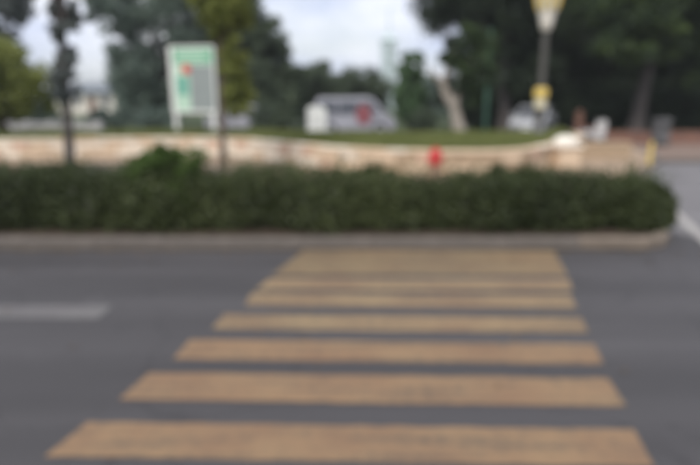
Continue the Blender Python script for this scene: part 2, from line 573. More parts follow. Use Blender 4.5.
def tree(name, label, base, ells, n_cl, per, leaf, lm, bark='bark', tr=0.2, fork=None, lean=(0, 0), seed=1,
         group=None, limbs=9, cat='tree', droop=0.2, flat=0.8, bias=0.45, aspect=0.55):
    """ells: crown lobes in world coordinates (cx, cy, cz, rx, ry, rz)"""
    rng = np.random.default_rng(seed)
    rn = random.Random(seed)
    base = Vector(base)
    root = empty(name, base, 0, label, cat, group)
    loc = [(e[0] - base.x, e[1] - base.y, e[2] - base.z, e[3], e[4], e[5]) for e in ells]
    cen, rad = crown_centres(loc, n_cl, rng, bias)
    cen[:, 2] = np.maximum(cen[:, 2], 0.25)
    pts = clump_points(cen, rad, per, rng, flat)
    pts = pts[pts[:, 2] > 0.05]
    link('crown', leaf_mesh('crown', pts, leaf, M[lm], rng, aspect=aspect, droop=droop), root)
    top = Vector((np.mean(cen[:, 0]), np.mean(cen[:, 1]), np.percentile(cen[:, 2], 75)))
    if fork is None:
        fork = max(0.6, float(np.percentile(cen[:, 2], 12)))
    mb = MB()
    k = 9
    path = []
    for i in range(k):
        s = i / (k - 1)
        wob = 0.25 * tr * math.sin(5 * s + seed)
        path.append(Vector((top.x * s ** 1.5 + lean[0] * math.sin(math.pi * s) + wob, top.y * s ** 1.5 + wob, top.z * s)))
    rr = [tr * (1.35 if i == 0 else 1.0) * (1 - 0.8 * i / (k - 1)) for i in range(k)]
    mb.tube(path, rr, 10)
    order = list(range(len(cen)))
    rn.shuffle(order)
    for j in order[:limbs]:
        q = Vector(cen[j])
        s = min(0.9, max(fork / max(top.z, 0.1), 0.15 + 0.6 * rn.random()))
        i = min(int(s * (k - 1)), k - 2)
        a = path[i].lerp(path[i + 1], s * (k - 1) - i)
        mid = a.lerp(q, 0.5) + Vector((0, 0, 0.12 * (q - a).length))
        r0 = tr * (1 - 0.8 * s) * 0.6
        mb.tube([a, mid, q], [r0, r0 * 0.6, r0 * 0.2], 6)
    mb.build('trunk', M[bark], root, smooth=True)
    return root


def lobe(x0, x1, y0, y1, d, ry=None):
    """crown lobe that fills a picture box at distance d"""
    a, b = at(x0, (y0 + y1) / 2, d), at(x1, (y0 + y1) / 2, d)
    t, u = at((x0 + x1) / 2, y0, d), at((x0 + x1) / 2, y1, d)
    rx, rz = (b.x - a.x) / 2, (t.z - u.z) / 2
    return ((a.x + b.x) / 2, d, (t.z + u.z) / 2, rx, ry if ry else (rx + rz) / 2 * 0.9, rz)


def flat_sheet(name, poly, z, material, kind='structure', parent=None):
    me = bpy.data.meshes.new(name)
    me.from_pydata([(x, y, z) for x, y in poly], [], [tuple(range(len(poly)))])
    me.materials.append(material)
    o = link(name, me, parent)
    if kind and not parent: o['kind'] = kind
    return o


# ------------------------------------------------------------------ ground, road, markings
flat_sheet('ground', [(-500, -500), (500, -500), (500, 700), (-500, 700)], -0.03, M['ground'])
road = flat_sheet('road', [(-90, -7), (90, -7), (90, 30), (-90, 30)], 0.0, M['asphalt'])

# zebra crossing: seven worn ochre bars, sheared along the road
rz = random.Random(4)
bars = [  # picture rows (far edge, near edge), left end columns, right end columns
    (250.5, 276, (304, 272), (554, 568), 'ochre_worn'),
    (279, 290.5, (270, 255), (569, 573), 'ochre_pale'),
    (294, 307, (252, 245), (571, 577), 'ochre_pale'),
    (316, 331, (224, 212), (581, 589), 'ochre_pale'),
    (342, 362, (190, 173), (594, 604), 'ochre'),
    (376, 403.5, (149, 119), (608, 627), 'ochre'),
    (426.5, 463, (88, 44), (634, 655), 'ochre'),
]
for yf, yn, lx, rx, pm in bars:
    tilt = 0.0105 if yf > 290 else 0.004
    pts = []
    def q(x, y):
        p = on(x, y + (x - 380) * tilt * (y - 101) / 230)
        return [p.x, p.y]
    n = 30
    for i in range(n + 1):
        t = i / n
        p = q(lx[0] + (rx[0] - lx[0]) * t, yf)
        pts.append((p[0], p[1] + rz.uniform(-0.006, 0.006)))
    for i in range(n + 1):
        t = 1 - i / n
        p = q(lx[1] + (rx[1] - lx[1]) * t, yn)
        pts.append((p[0], p[1] + rz.uniform(-0.006, 0.006)))
    flat_sheet('zebra_stripe', pts, 0.004, M[pm], parent=road)

a, b = on(113, 306), on(113, 319)
for k in range(3):
    x1 = a.x - k * 7.0
    flat_sheet('lane_dash', [(x1 - 3.0, b.y), (x1, b.y), (x1, a.y), (x1 - 3.0, a.y)], 0.004, M['white_line'], parent=road)
c0, c1 = on(672, 210), on(708, 243)
dv = (c1 - c0).normalized()
nv = Vector((-dv.y, dv.x, 0)) * 0.07
c2 = c1 + dv * 0.6
flat_sheet('edge_line', [(p.x, p.y) for p in (c0 - nv, c2 - nv, c2 + nv, c0 + nv)], 0.008, M['white_bright'], parent=road)

# ------------------------------------------------------------------ median with kerb stones
yk = on(350, 249.5).y
MY0, MY1 = yk, yk + 2.1
MXR = on(683, 243).x
mpath = [(-24.0, MY0)]
rad_m = (MY1 - MY0) / 2
nose = [(MXR - rad_m * 0.55 + rad_m * 0.55 * math.cos(t), (MY0 + MY1) / 2 + rad_m * math.sin(t)) for t in np.linspace(-math.pi / 2, math.pi / 2, 9)]
mtop = [(-24.0, MY0 + 0.08)] + [(x - 0.06, MY0 + rad_m + (y - MY0 - rad_m) * 0.93) for x, y in nose] + [(-24.0, MY1 - 0.08)]
mb = MB()
mb.prism(mtop, 0.0, 0.105)
median = mb.build('median', M['soil'])
median['kind'] = 'structure'
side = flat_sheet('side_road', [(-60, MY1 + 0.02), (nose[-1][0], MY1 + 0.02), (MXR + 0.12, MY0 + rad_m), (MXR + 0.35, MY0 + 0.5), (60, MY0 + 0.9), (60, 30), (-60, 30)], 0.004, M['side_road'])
rk = random.Random(8)
xs_ = np.linspace(-12, MXR - 0.6, 90)
flat_sheet('kerb_dirt', [(x, MY0 - 0.001) for x in xs_] + [(x, MY0 - 0.06 - 0.10 * rk.random() ** 2) for x in xs_[::-1]], 0.0025, M['road_dirt'], parent=road)
kmeshes = []
for m_ in ('kerb', 'kerb', 'kerb_pale'):
    kb = MB()
    kb.cbox(-0.5, 0.5, 0.0, 0.16, 0.0, 0.125, 0.012, 0.004, rk)
    kmeshes.append(kb.mesh('kerb_stone', M[m_]))


def kerb_run(path, parent, step=0.8, pale=None):
    """kerb stones along a polyline, kerb body to the left of the direction of travel"""
    P = [Vector((p[0], p[1], 0)) for p in path]
    for s0, s1 in zip(P[:-1], P[1:]):
        ln = (s1 - s0).length
        n = max(1, round(ln / step))
        for i in range(n):
            m0, m1 = s0.lerp(s1, i / n), s0.lerp(s1, (i + 1) / n)
            mid = (m0 + m1) / 2
            use = kmeshes[2] if (pale and pale(mid)) else kmeshes[rk.randrange(2)]
            o = link('kerb_stone', use, parent, (mid.x, mid.y, rk.uniform(-0.004, 0.004)),
                     math.atan2(s1.y - s0.y, s1.x - s0.x), ((m1 - m0).length - 0.008, 1, 1))


kerb_run([(-12.0, MY0), (nose[0][0], MY0)], median, 0.8, lambda p: p.x > MXR - 1.0)
kerb_run(nose, median, 0.8, lambda p: True)
kerb_run([(nose[-1][0], MY1), (-12.0, MY1)], median, 0.8)

# ------------------------------------------------------------------ curved stone retaining wall, apron, lawn
WT = 0.64     # top of the wall
ctrl = [(-420, 139), (-200, 139), (0, 139.5), (100, 138), (180, 137.5), (235, 138.5), (285, 142.5), (330, 146.5),
        (380, 149), (430, 150.5), (480, 150.8), (520, 149.5), (550, 145), (574, 139)]
wp = [on(x, y, WT) for x, y in ctrl]
wp += [Vector((7.4, 17.5, WT)), Vector((8.2, 21.0, WT))]


def catmull(P, step):
    Q = [P[0] * 2 - P[1]] + P + [P[-1] * 2 - P[-2]]
    dense = []
    for i in range(1, len(Q) - 2):
        for k in range(24):
            t = k / 24
            a_, b_, c_, d_ = Q[i - 1], Q[i], Q[i + 1], Q[i + 2]
            dense.append(0.5 * ((2 * b_) + (c_ - a_) * t + (2 * a_ - 5 * b_ + 4 * c_ - d_) * t * t + (3 * b_ - a_ - 3 * c_ + d_) * t ** 3))
    dense.append(Q[-2])
    out, acc = [dense[0]], 0.0
    for p, q_ in zip(dense[:-1], dense[1:]):
        acc += (q_ - p).length
        if acc >= step:
            out.append(q_)
            acc = 0.0
    return out


wall_pts = catmull(wp, 0.46)
wall = empty('retaining_wall', (0, 12, 0), 0, 'low curved stone wall of cream and salmon blocks holding up the lawn', 'wall')
wall_inv = Vector((0, 12, 0))


def offset(pts, d):
    out = []
    for i, p in enumerate(pts):
        t = (pts[min(i + 1, len(pts) - 1)] - pts[max(i - 1, 0)]).normalized()
        out.append(p + Vector((-t.y, t.x, 0)) * d)
    return out


def ribbon(name, A, B, z0, z1, material, parent=None, shift=Vector((0, 0, 0))):
    """solid strip between two polylines"""
    m_ = MB()
    n = len(A)
    vs = []
    for a_, b_ in zip(A, B):
        for z in (z0, z1):
            vs += [(a_.x - shift.x, a_.y - shift.y, z), (b_.x - shift.x, b_.y - shift.y, z)]
    fs = []
    for i in range(n - 1):
        k, l = i * 4, i * 4 + 4
        fs += [(k + 2, k + 3, l + 3, l + 2), (k, l, l + 1, k + 1), (k, k + 2, l + 2, l), (k + 1, l + 1, l + 3, k + 3)]
    m_.add(vs, fs)
    return m_.build(name, material, parent)


ribbon('mortar_core', offset(wall_pts, 0.03), offset(wall_pts, 0.26), 0.0, WT - 0.075, M['mortar'], wall, wall_inv)
rb = random.Random(12)
stone_meshes = {}
for key in ('stone_cream', 'stone_salmon', 'stone_buff', 'stone_tan'):
    stone_meshes[key] = []
    for v_ in range(3):
        s_ = MB()
        s_.cbox(-0.5, 0.5, 0.0, 0.2, 0.0, 1.0, 0.02, 0.01, rb)
        stone_meshes[key].append(s_.mesh('stone', M[key]))
cap_mesh = {}
for key in ('stone_cream', 'stone_buff', 'stone_tan'):
    s_ = MB()
    s_.cbox(-0.5, 0.5, -0.03, 0.31, 0.0, 0.07, 0.012, 0.003, rb)
    cap_mesh[key] = s_.mesh('cap_stone', M[key])
pal = ['stone_cream'] * 9 + ['stone_buff'] * 3 + ['stone_salmon'] * 2
pal_mid = ['stone_cream'] * 2 + ['stone_buff'] * 5 + ['stone_tan'] * 5 + ['stone_salmon']
for i in range(len(wall_pts) - 1):
    p, q_ = wall_pts[i], wall_pts[i + 1]
    if p.x < -16: continue
    an = math.atan2(q_.y - p.y, q_.x - p.x)
    ln = (q_ - p).length
    mid = (p + q_) / 2 - wall_inv
    link('cap_stone', cap_mesh['stone_buff' if rb.random() < (0.35 if p.x < -1.0 else 0.85) else 'stone_cream'], wall, (mid.x, mid.y, WT - 0.07 + rb.uniform(-0.004, 0.004)), an, (ln - 0.008, 1, 1))
    for c in range(2):
        off = ln * 0.5 if c else 0.0
        dirv = (q_ - p).normalized()
        key = rb.choice(pal if p.x < -1.0 else pal_mid)
        h0, h1 = (0.118, 0.335) if c == 0 else (0.345, WT - 0.078)
        mm = mid + dirv * (off * 0.999)
        link('stone', rb.choice(stone_meshes[key]), wall, (mm.x, mm.y, h0), an + rb.uniform(-0.008, 0.008), (ln - 0.014, 1, h1 - h0))

# tan paved apron in front of the wall
ap_out = offset(wall_pts, -2.15)
apron = ribbon('pavement', ap_out, offset(wall_pts, 0.02), 0.0, 0.112, M['paving'])
apron['kind'] = 'structure'
for i in range(0, len(ap_out) - 2, 2):
    if ap_out[i].x > -14:
        kerb_run([(ap_out[i].x, ap_out[i].y), (ap_out[i + 2].x, ap_out[i + 2].y)], apron, 0.95)

# lawn: bumpy sheet behind the wall
back = offset(wall_pts, 0.2)
fx = [p.x for p in back]
fy = [p.y for p in back]
xs = np.linspace(-18, 8.0, 66)
fr = np.interp(xs, fx, fy)
rows = 14
lv, lf = [], []
for i, x in enumerate(xs):
    for j in range(rows):
        t = j / (rows - 1)
        y = fr[i] + (21.5 - fr[i]) * t
        z = WT - 0.05 + 0.10 * math.sin(math.pi * min(t * 1.2, 1)) + 0.02 * math.sin(x * 1.7 + y)
        lv.append((x, y, z if t < 0.99 else -0.02))
for i in range(len(xs) - 1):
    for j in range(rows - 1):
        k = i * rows + j
        lf.append((k, k + rows, k + rows + 1, k + 1))
me = bpy.data.meshes.new('lawn')
me.from_pydata(lv, [], lf)
me.materials.append(M['lawn'])
lawn = link('lawn', me)
lawn['kind'] = 'structure'
rg = np.random.default_rng(5)
N = 60000
gx = rg.uniform(-14, 7.9, N)
gy0 = np.interp(gx, fx, fy)
gt = rg.uniform(0, 0.9, N) ** 1.3
gy = gy0 + 0.06 + (21.2 - gy0) * gt
gz = WT - 0.05 + 0.10 * np.sin(np.pi * np.minimum(gt * 1.2, 1)) + 0.02 * np.sin(gx * 1.7 + gy) + 0.03
gm = leaf_mesh('grass', np.stack([gx, gy, gz], 1), 0.13, M['leaf_grass'], rg, aspect=0.22, upbias=0.1)
tag(link('grass', gm), 'short green grass growing on the lawn behind the curved stone wall', 'grass', kind='stuff')

# pier that ends the wall
pr = empty('wall_pier', (on(560, 141, 0.7).x, on(560, 141, 0.7).y - 0.35, 0.0), R(12), 'bright cream stone pier with a rounded cap at the right end of the curved wall', 'pier')
mb = MB(); mb.cbox(-0.28, 0.28, -0.28, 0.28, 0.1, 0.56, 0.02); mb.build('shaft', M['stone_buff'], pr)
mb = MB(); mb.cbox(-0.33, 0.33, -0.33, 0.33, 0.562, 0.64, 0.02); mb.build('cornice', M['stone_cream'], pr)
mb = MB(); mb.lathe([(0.02, 0.642), (0.30, 0.642), (0.31, 0.70), (0.26, 0.79), (0.15, 0.85), (0.03, 0.87)], 18); mb.build('cap', M['warm_white'], pr, True)

# tan planter wall further right
P0, P1 = on(580, 163), on(630, 163)
pw = empty('planter_wall', (P0.x, P0.y, 0), math.atan2(P1.y - P0.y, P1.x - P0.x), 'short low wall of tan blocks right of the cream pier', 'wall')
ln = (P1 - P0).length
mb = MB(); mb.box(0, ln, 0.02, 0.3, 0, 0.5); mb.build('mortar_core', M['mortar'], pw)
n = 4
for c in range(2):
    for i in range(n):
        key = 'stone_tan'
        link('stone', stone_meshes[key][(i + c) % 3], pw, ((i + 0.5) * ln / n, 0, 0.01 + c * 0.25), 0, (ln / n - 0.014, 1, 0.24))
for i in range(n):
    link('cap_stone', cap_mesh['stone_tan'], pw, ((i + 0.5) * ln / n, 0, 0.502), 0, (ln / n - 0.008, 1, 1))

# pavement at right and the brick wall behind it
y0 = on(660, 163.5).y
rp = MB()
rp.prism([(P1.x + 0.3, y0), (40, y0 + 1.5), (40, 23), (P1.x - 1.4, 23), (P1.x - 1.4, y0 + 0.6)], 0.0, 0.11)
rpo = rp.build('pavement', M['paving_brown'])
rpo['kind'] = 'structure'
kerb_run([(P1.x + 0.3, y0 - 0.02), (P1.x + 13, y0 + 0.6)], rpo, 0.9)
BY = 21.0
bx0, bx1 = at(597, 140, BY).x, at(597, 140, BY).x + 12.0
bz = at(650, 131.5, BY).z
bw = empty('brick_wall', (bx0, BY, 0.0), 0, 'long low red brown brick wall under the dark trees', 'wall')
mb = MB(); mb.box(0, bx1 - bx0, 0.012, 0.24, 0.0, bz - 0.07); mb.build('mortar_core', M['mortar'], bw)
bms = []
for key in ('brick', 'brick', 'brick_dark'):
    s_ = MB(); s_.cbox(-0.5, 0.5, 0, 0.12, 0, 1, 0.006, 0.003, rb); bms.append(s_.mesh('brick', M[key]))
ch = 0.125
nc = max(2, int((bz - 0.07 - 0.11) / ch))
bl = 0.42
for c in range(nc):
    for i in range(int(12.0 / bl)):
        x = (i + 0.5 + 0.5 * (c % 2)) * bl
        if x > 11.9: continue
        link('brick', rb.choice(bms), bw, (x, rb.uniform(-0.004, 0.004), 0.112 + c * ch), 0, (bl - 0.012, 1, ch - 0.012))
for i in range(14):
    w_ = 12.0 / 14
    s_ = link('coping_stone', cap_mesh['stone_buff'], bw, ((i + 0.5) * w_, -0.02, bz - 0.07), 0, (w_ - 0.01, 1, 1))
    s_.data = bms[i % 3]
    s_.scale = (w_ - 0.01, 2.4, 0.07)
    s_.location.y = -0.02

# ------------------------------------------------------------------ hedge and shrubs
def hedge(name, label, cat, x0, x1, yc, hw, height, lm, n, leaf, seed, group=None, topvar=0.08):
    rng = np.random.default_rng(seed)
    root = empty(name, ((x0 + x1) / 2, yc, 0.1), 0, label, cat, group)
    ln = x1 - x0
    x = rng.uniform(-ln / 2, ln / 2, n)
    top = height * np.interp(x, [-ln / 2, ln * 0.16, ln * 0.30], [1.14, 1.09, 0.99] if ln > 4 else [1, 1, 1]) * (1 + topvar * (np.sin(x * 1.9 + seed) * 0.5 + np.sin(x * 4.7 + 1.3 * seed) * 0.35 + np.sin(x * 11.0) * 0.3))
    end = np.minimum(1, np.maximum(0.0, (ln / 2 - np.abs(x)) / 0.35)) ** 0.5
    top = top * (0.55 + 0.45 * end)
    u = rng.uniform(0, 1, n)
    th = rng.uniform(0, 1, n)
    # rounded box cross-section, leaves crowd towards the surface
    ang = rng.uniform(-0.15, math.pi + 0.15, n)
    r = rng.uniform(0, 1, n) ** 0.35
    ex = 0.55
    y = np.sign(np.cos(ang)) * np.abs(np.cos(ang)) ** ex * hw * r * (0.6 + 0.4 * end)
    z = np.abs(np.sin(ang)) ** ex * top * r
    y *= 1 + 0.13 * np.sin(x * 2.7 + 2 * seed) + 0.10 * np.sin(x * 6.1 + seed)
    y += rng.normal(0, 0.04, n)
    z = np.maximum(0.03, z + rng.normal(0, 0.03, n))
    me_ = leaf_mesh('foliage', np.stack([x, y, z], 1), leaf, M[lm], rng, aspect=0.5, upbias=0.5)
    link('foliage', me_, root)
    ns = int(ln * 46)                       # soft young shoots standing out of the top
    sx = rng.uniform(-ln / 2 + 0.1, ln / 2 - 0.1, ns)
    sy = rng.uniform(-hw * 0.85, hw * 0.85, ns)
    bank = 0.55 + 0.45 * np.sin(sx * 2.3 + seed) * np.sin(sx * 0.9 + 1.0)
    st = height * np.interp(sx, [-ln / 2, ln * 0.16, ln * 0.30], [1.14, 1.09, 0.99] if ln > 4 else [1, 1, 1]) * (1 - 0.12 * (np.abs(sy) / hw) ** 2)
    sh = rng.uniform(0.04, 0.17, ns) * (0.5 + bank)
    kk = 9
    tt_ = np.linspace(0, 1, kk)[None, :]
    dx, dy = rng.normal(0, 0.05, ns), rng.normal(0, 0.05, ns)
    sp_ = np.stack([sx[:, None] + dx[:, None] * tt_, sy[:, None] + dy[:, None] * tt_, (st - 0.06)[:, None] + (sh + 0.06)[:, None] * tt_], 2).reshape(-1, 3)
    sp_ += rng.normal(0, 0.012, sp_.shape)
    link('shoots', leaf_mesh('shoots', sp_, leaf * 0.8, M['leaf_shoot'], rng, aspect=0.42, upbias=0.2), root)['kind'] = 'stuff'
    mb_ = MB()
    rn = random.Random(seed)
    for k in range(max(3, int(ln * 3))):
        sx = rn.uniform(-ln / 2 + 0.15, ln / 2 - 0.15)
        sy = rn.uniform(-hw * 0.4, hw * 0.4)
        tp = height * rn.uniform(0.75, 0.95)
        mb_.tube([(sx, sy, -0.05), (sx + rn.uniform(-.06, .06), sy + rn.uniform(-.06, .06), tp * .5), (sx + rn.uniform(-.15, .15), sy + rn.uniform(-.15, .15), tp)], [0.014, 0.01, 0.004], 5)
    mb_.build('stems', M['bark'], root)['kind'] = 'stuff'
    return root


HY = MY0 + 0.85
hx1 = on(630, 232, 0.1).x * HY / MY0
hh = at(350, 175.5, HY - 0.2).z - 0.1
hedge('hedge', 'long dark green hedge planted along the median kerb', 'hedge', -10.5, hx1, HY, 0.52, hh, 'leaf_hedge', 90000, 0.062, 3, topvar=0.10)
ex0, ex1 = at(612, 200, HY).x, at(668, 200, HY).x
hedge('round_shrub', 'rounded dark shrub at the right end of the median hedge', 'shrub', ex0, ex1, HY, 0.42, hh * 0.93, 'leaf_hedge', 12000, 0.055, 9, topvar=0.03)
bush_c = at(170, 178, HY + 0.1)


def bush(name, label, cen, rx, ry, rz, n_cl, per, leaf, lm, seed, group=None, cat='shrub'):
    rng = np.random.default_rng(seed)
    z0 = cen.z - rz
    root = empty(name, (cen.x, cen.y, max(0.0, z0)), 0, label, cat, group)
    c_, r_ = crown_centres([(0, 0, cen.z - max(0.0, z0), rx, ry, rz)], n_cl, rng)
    pts = clump_points(c_, r_, per, rng, 0.85)
    pts = pts[pts[:, 2] > 0.01]
    link('foliage', leaf_mesh('foliage', pts, leaf, M[lm], rng), root)
    mb_ = MB()
    rn = random.Random(seed)
    for k in range(7):
        q_ = Vector(c_[k % len(c_)])
        mb_.tube([(rn.uniform(-.05, .05) * rx, rn.uniform(-.05, .05), -0.02), q_ * 0.5 + Vector((0, 0, 0.05)), q_], [0.03 * rx + .006, 0.02 * rx + .004, 0.006], 5)
    mb_.build('stems', M['bark'], root)['kind'] = 'stuff'
    return root


bush('round_shrub', 'bright green rounded shrub rising out of the dark hedge', Vector((bush_c.x, HY + 0.05, 0.66)), 0.66, 0.5, 0.52, 90, 300, 0.062, 'leaf_bright', 21)
bush('round_shrub', 'tall dark tuft in the hedge in front of the lamp post', Vector((at(515, 180, HY).x, HY + 0.05, 0.60)), 0.5, 0.38, 0.33, 36, 200, 0.058, 'leaf_hedge', 22)
bush('round_shrub', 'dark tuft in the hedge in front of the grey van', Vector((at(375, 180, HY).x, HY + 0.05, 0.60)), 0.42, 0.38, 0.33, 34, 190, 0.058, 'leaf_hedge', 23)

# ------------------------------------------------------------------ trees
# slim dark tree at the left, its trunk in front of the wall
sb = at(70, 165, 10.6); sb.z = 0.1
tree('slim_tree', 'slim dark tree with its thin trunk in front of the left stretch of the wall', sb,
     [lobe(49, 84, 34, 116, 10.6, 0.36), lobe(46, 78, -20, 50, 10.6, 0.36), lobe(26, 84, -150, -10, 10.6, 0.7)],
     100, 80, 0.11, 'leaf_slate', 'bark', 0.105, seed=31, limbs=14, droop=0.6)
# young olive tree beside the sign
yb = at(222, 160, 12.6); yb.z = 0.1
tree('young_tree', 'young yellow green tree beside the sign board', yb,
     [lobe(217, 252, 26, 128, 12.4, 0.5), lobe(190, 254, -50, 48, 12.5, 0.75), lobe(178, 262, -120, -10, 12.6, 0.9)],
     210, 90, 0.12, 'leaf_olive', 'bark_brown', 0.085, seed=32, limbs=16, droop=0.5)
# olive tree at the left edge
tree('olive_tree', 'broad yellow green tree at the left edge of the lawn', at(2, 131, 19) * 1.0,
     [lobe(-70, 56, 30, 130, 19, 1.9), lobe(-110, -20, 20, 128, 20, 2.0)], 160, 190, 0.17, 'leaf_olive', 'bark_brown', 0.16, seed=33, limbs=12)
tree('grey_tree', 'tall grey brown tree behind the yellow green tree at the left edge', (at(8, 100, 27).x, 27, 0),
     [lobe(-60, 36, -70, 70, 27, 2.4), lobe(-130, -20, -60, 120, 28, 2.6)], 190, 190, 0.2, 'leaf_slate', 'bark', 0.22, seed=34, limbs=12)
# blue-green trees behind the sign
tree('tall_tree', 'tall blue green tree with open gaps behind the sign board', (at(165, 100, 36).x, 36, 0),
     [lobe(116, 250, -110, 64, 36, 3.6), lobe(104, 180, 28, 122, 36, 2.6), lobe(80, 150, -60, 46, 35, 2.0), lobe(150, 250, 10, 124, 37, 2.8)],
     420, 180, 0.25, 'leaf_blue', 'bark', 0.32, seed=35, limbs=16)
tree('broad_tree', 'broad dark green tree whose edge slopes down to the sky gap', (at(262, 100, 34).x, 34, 0),
     [lobe(205, 264, -60, 60, 34, 2.4), lobe(222, 312, 38, 128, 34, 2.4), lobe(238, 288, 10, 66, 34, 2.0)],
     230, 200, 0.23, 'leaf_mid', 'bark', 0.3, seed=36, limbs=14)
tree('round_tree', 'low round dark tree behind the grey van', (at(330, 100, 42).x, 42, 0),
     [lobe(282, 356, 54, 128, 42, 2.6), lobe(326, 392, 64, 130, 43, 2.4)], 150, 200, 0.24, 'leaf_mid', 'bark', 0.25, seed=37, limbs=10)
# upright cypress-like tree right of the van
tree('upright_tree', 'upright bright green tree right of the grey van', (at(411, 100, 31).x, 31, 0),
     [lobe(392, 430, 66, 130, 31, 1.0), lobe(396, 426, 48, 90, 31, 0.8)], 120, 170, 0.16, 'leaf_cypress', 'bark', 0.14, seed=38, limbs=10)
# pale leaning trunk
pb = at(459, 131, 21.0)
lt = empty('leaning_tree', (pb.x, pb.y, pb.z - 0.05), 0, 'pale bare leaning trunk with a forked top and sparse leaves at the sky gap', 'tree')
tp = [at(x, y, 21.0) - pb for x, y in ((460, 134), (457, 118), (454, 106), (447, 94), (443, 84), (447, 66), (456, 46))]
mb = MB()
mb.tube(tp, [0.30, 0.23, 0.19, 0.19, 0.14, 0.06, 0.02], 10)
mb.tube([tp[2], at(461, 90, 21) - pb, at(468, 70, 21.2) - pb, at(478, 40, 21.5) - pb], [0.14, 0.10, 0.07, 0.04], 8)
mb.tube([tp[4], at(434, 74, 20.8) - pb, at(431, 66, 20.7) - pb], [0.13, 0.09, 0.03], 8)
mb.build('trunk', M['bark_pale'], lt, True)
rng = np.random.default_rng(77)
cen, rad = crown_centres([tuple(Vector(lobe(452, 500, 20, 104, 20.7, 1.0)[:3]) - pb) + (0.95, 0.9, 1.6), tuple(Vector(lobe(436, 458, 40, 76, 20.8, 1.0)[:3]) - pb) + (0.38, 0.4, 0.6)], 60, rng)
link('crown', leaf_mesh('crown', clump_points(cen, rad, 90, rng), 0.13, M['leaf_darkgreen'], rng), lt)

# the dark wood at right: individual trees
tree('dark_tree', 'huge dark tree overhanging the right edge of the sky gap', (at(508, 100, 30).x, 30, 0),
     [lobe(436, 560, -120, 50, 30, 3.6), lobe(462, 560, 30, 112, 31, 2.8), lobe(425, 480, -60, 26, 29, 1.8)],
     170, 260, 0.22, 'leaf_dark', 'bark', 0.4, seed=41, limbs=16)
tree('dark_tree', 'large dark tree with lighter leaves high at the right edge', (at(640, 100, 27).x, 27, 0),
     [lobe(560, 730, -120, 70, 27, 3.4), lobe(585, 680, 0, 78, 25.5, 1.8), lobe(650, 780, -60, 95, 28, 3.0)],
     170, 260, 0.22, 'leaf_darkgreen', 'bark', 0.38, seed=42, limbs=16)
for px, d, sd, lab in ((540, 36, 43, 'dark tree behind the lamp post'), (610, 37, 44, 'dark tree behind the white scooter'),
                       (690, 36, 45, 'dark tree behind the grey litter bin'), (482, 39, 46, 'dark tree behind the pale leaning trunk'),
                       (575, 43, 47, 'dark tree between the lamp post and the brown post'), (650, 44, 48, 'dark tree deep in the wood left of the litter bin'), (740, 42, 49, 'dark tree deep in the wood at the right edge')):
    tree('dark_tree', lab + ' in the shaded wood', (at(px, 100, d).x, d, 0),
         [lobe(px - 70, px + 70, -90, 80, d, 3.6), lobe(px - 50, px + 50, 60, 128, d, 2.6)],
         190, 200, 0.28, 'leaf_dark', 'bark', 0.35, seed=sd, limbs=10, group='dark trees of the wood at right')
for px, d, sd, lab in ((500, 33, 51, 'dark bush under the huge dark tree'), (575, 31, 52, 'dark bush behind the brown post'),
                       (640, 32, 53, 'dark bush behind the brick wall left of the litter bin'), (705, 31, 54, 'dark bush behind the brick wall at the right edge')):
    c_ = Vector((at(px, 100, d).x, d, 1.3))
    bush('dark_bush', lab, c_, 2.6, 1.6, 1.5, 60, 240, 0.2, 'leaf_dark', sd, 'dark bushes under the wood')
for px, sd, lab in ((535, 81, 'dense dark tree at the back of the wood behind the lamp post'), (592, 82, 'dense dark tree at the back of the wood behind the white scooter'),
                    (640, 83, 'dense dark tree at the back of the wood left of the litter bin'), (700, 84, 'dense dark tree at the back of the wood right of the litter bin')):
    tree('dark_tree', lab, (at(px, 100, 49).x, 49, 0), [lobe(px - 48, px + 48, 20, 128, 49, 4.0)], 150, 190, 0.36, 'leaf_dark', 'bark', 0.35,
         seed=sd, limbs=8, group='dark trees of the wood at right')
# hazy trees far behind
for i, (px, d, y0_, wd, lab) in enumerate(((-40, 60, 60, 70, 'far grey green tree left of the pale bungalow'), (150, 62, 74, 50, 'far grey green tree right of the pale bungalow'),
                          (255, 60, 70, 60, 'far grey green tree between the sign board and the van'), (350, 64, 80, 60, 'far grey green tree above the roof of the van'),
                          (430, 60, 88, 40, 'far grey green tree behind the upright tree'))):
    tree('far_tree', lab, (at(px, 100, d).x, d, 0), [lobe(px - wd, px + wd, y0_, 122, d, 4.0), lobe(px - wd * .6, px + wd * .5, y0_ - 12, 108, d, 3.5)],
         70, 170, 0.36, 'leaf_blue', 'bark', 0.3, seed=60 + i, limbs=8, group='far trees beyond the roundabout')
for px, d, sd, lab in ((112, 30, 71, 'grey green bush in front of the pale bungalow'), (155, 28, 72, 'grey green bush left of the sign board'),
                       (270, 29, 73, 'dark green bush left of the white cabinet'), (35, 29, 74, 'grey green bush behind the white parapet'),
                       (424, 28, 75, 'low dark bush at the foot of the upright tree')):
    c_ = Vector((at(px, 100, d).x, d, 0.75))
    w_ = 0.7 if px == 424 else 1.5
    bush('low_bush', lab, c_, w_, 0.9, 0.85 if px != 424 else 0.7, 40, 160, 0.15, 'leaf_mid' if px > 200 else 'leaf_blue', sd, 'low bushes beyond the lawn')

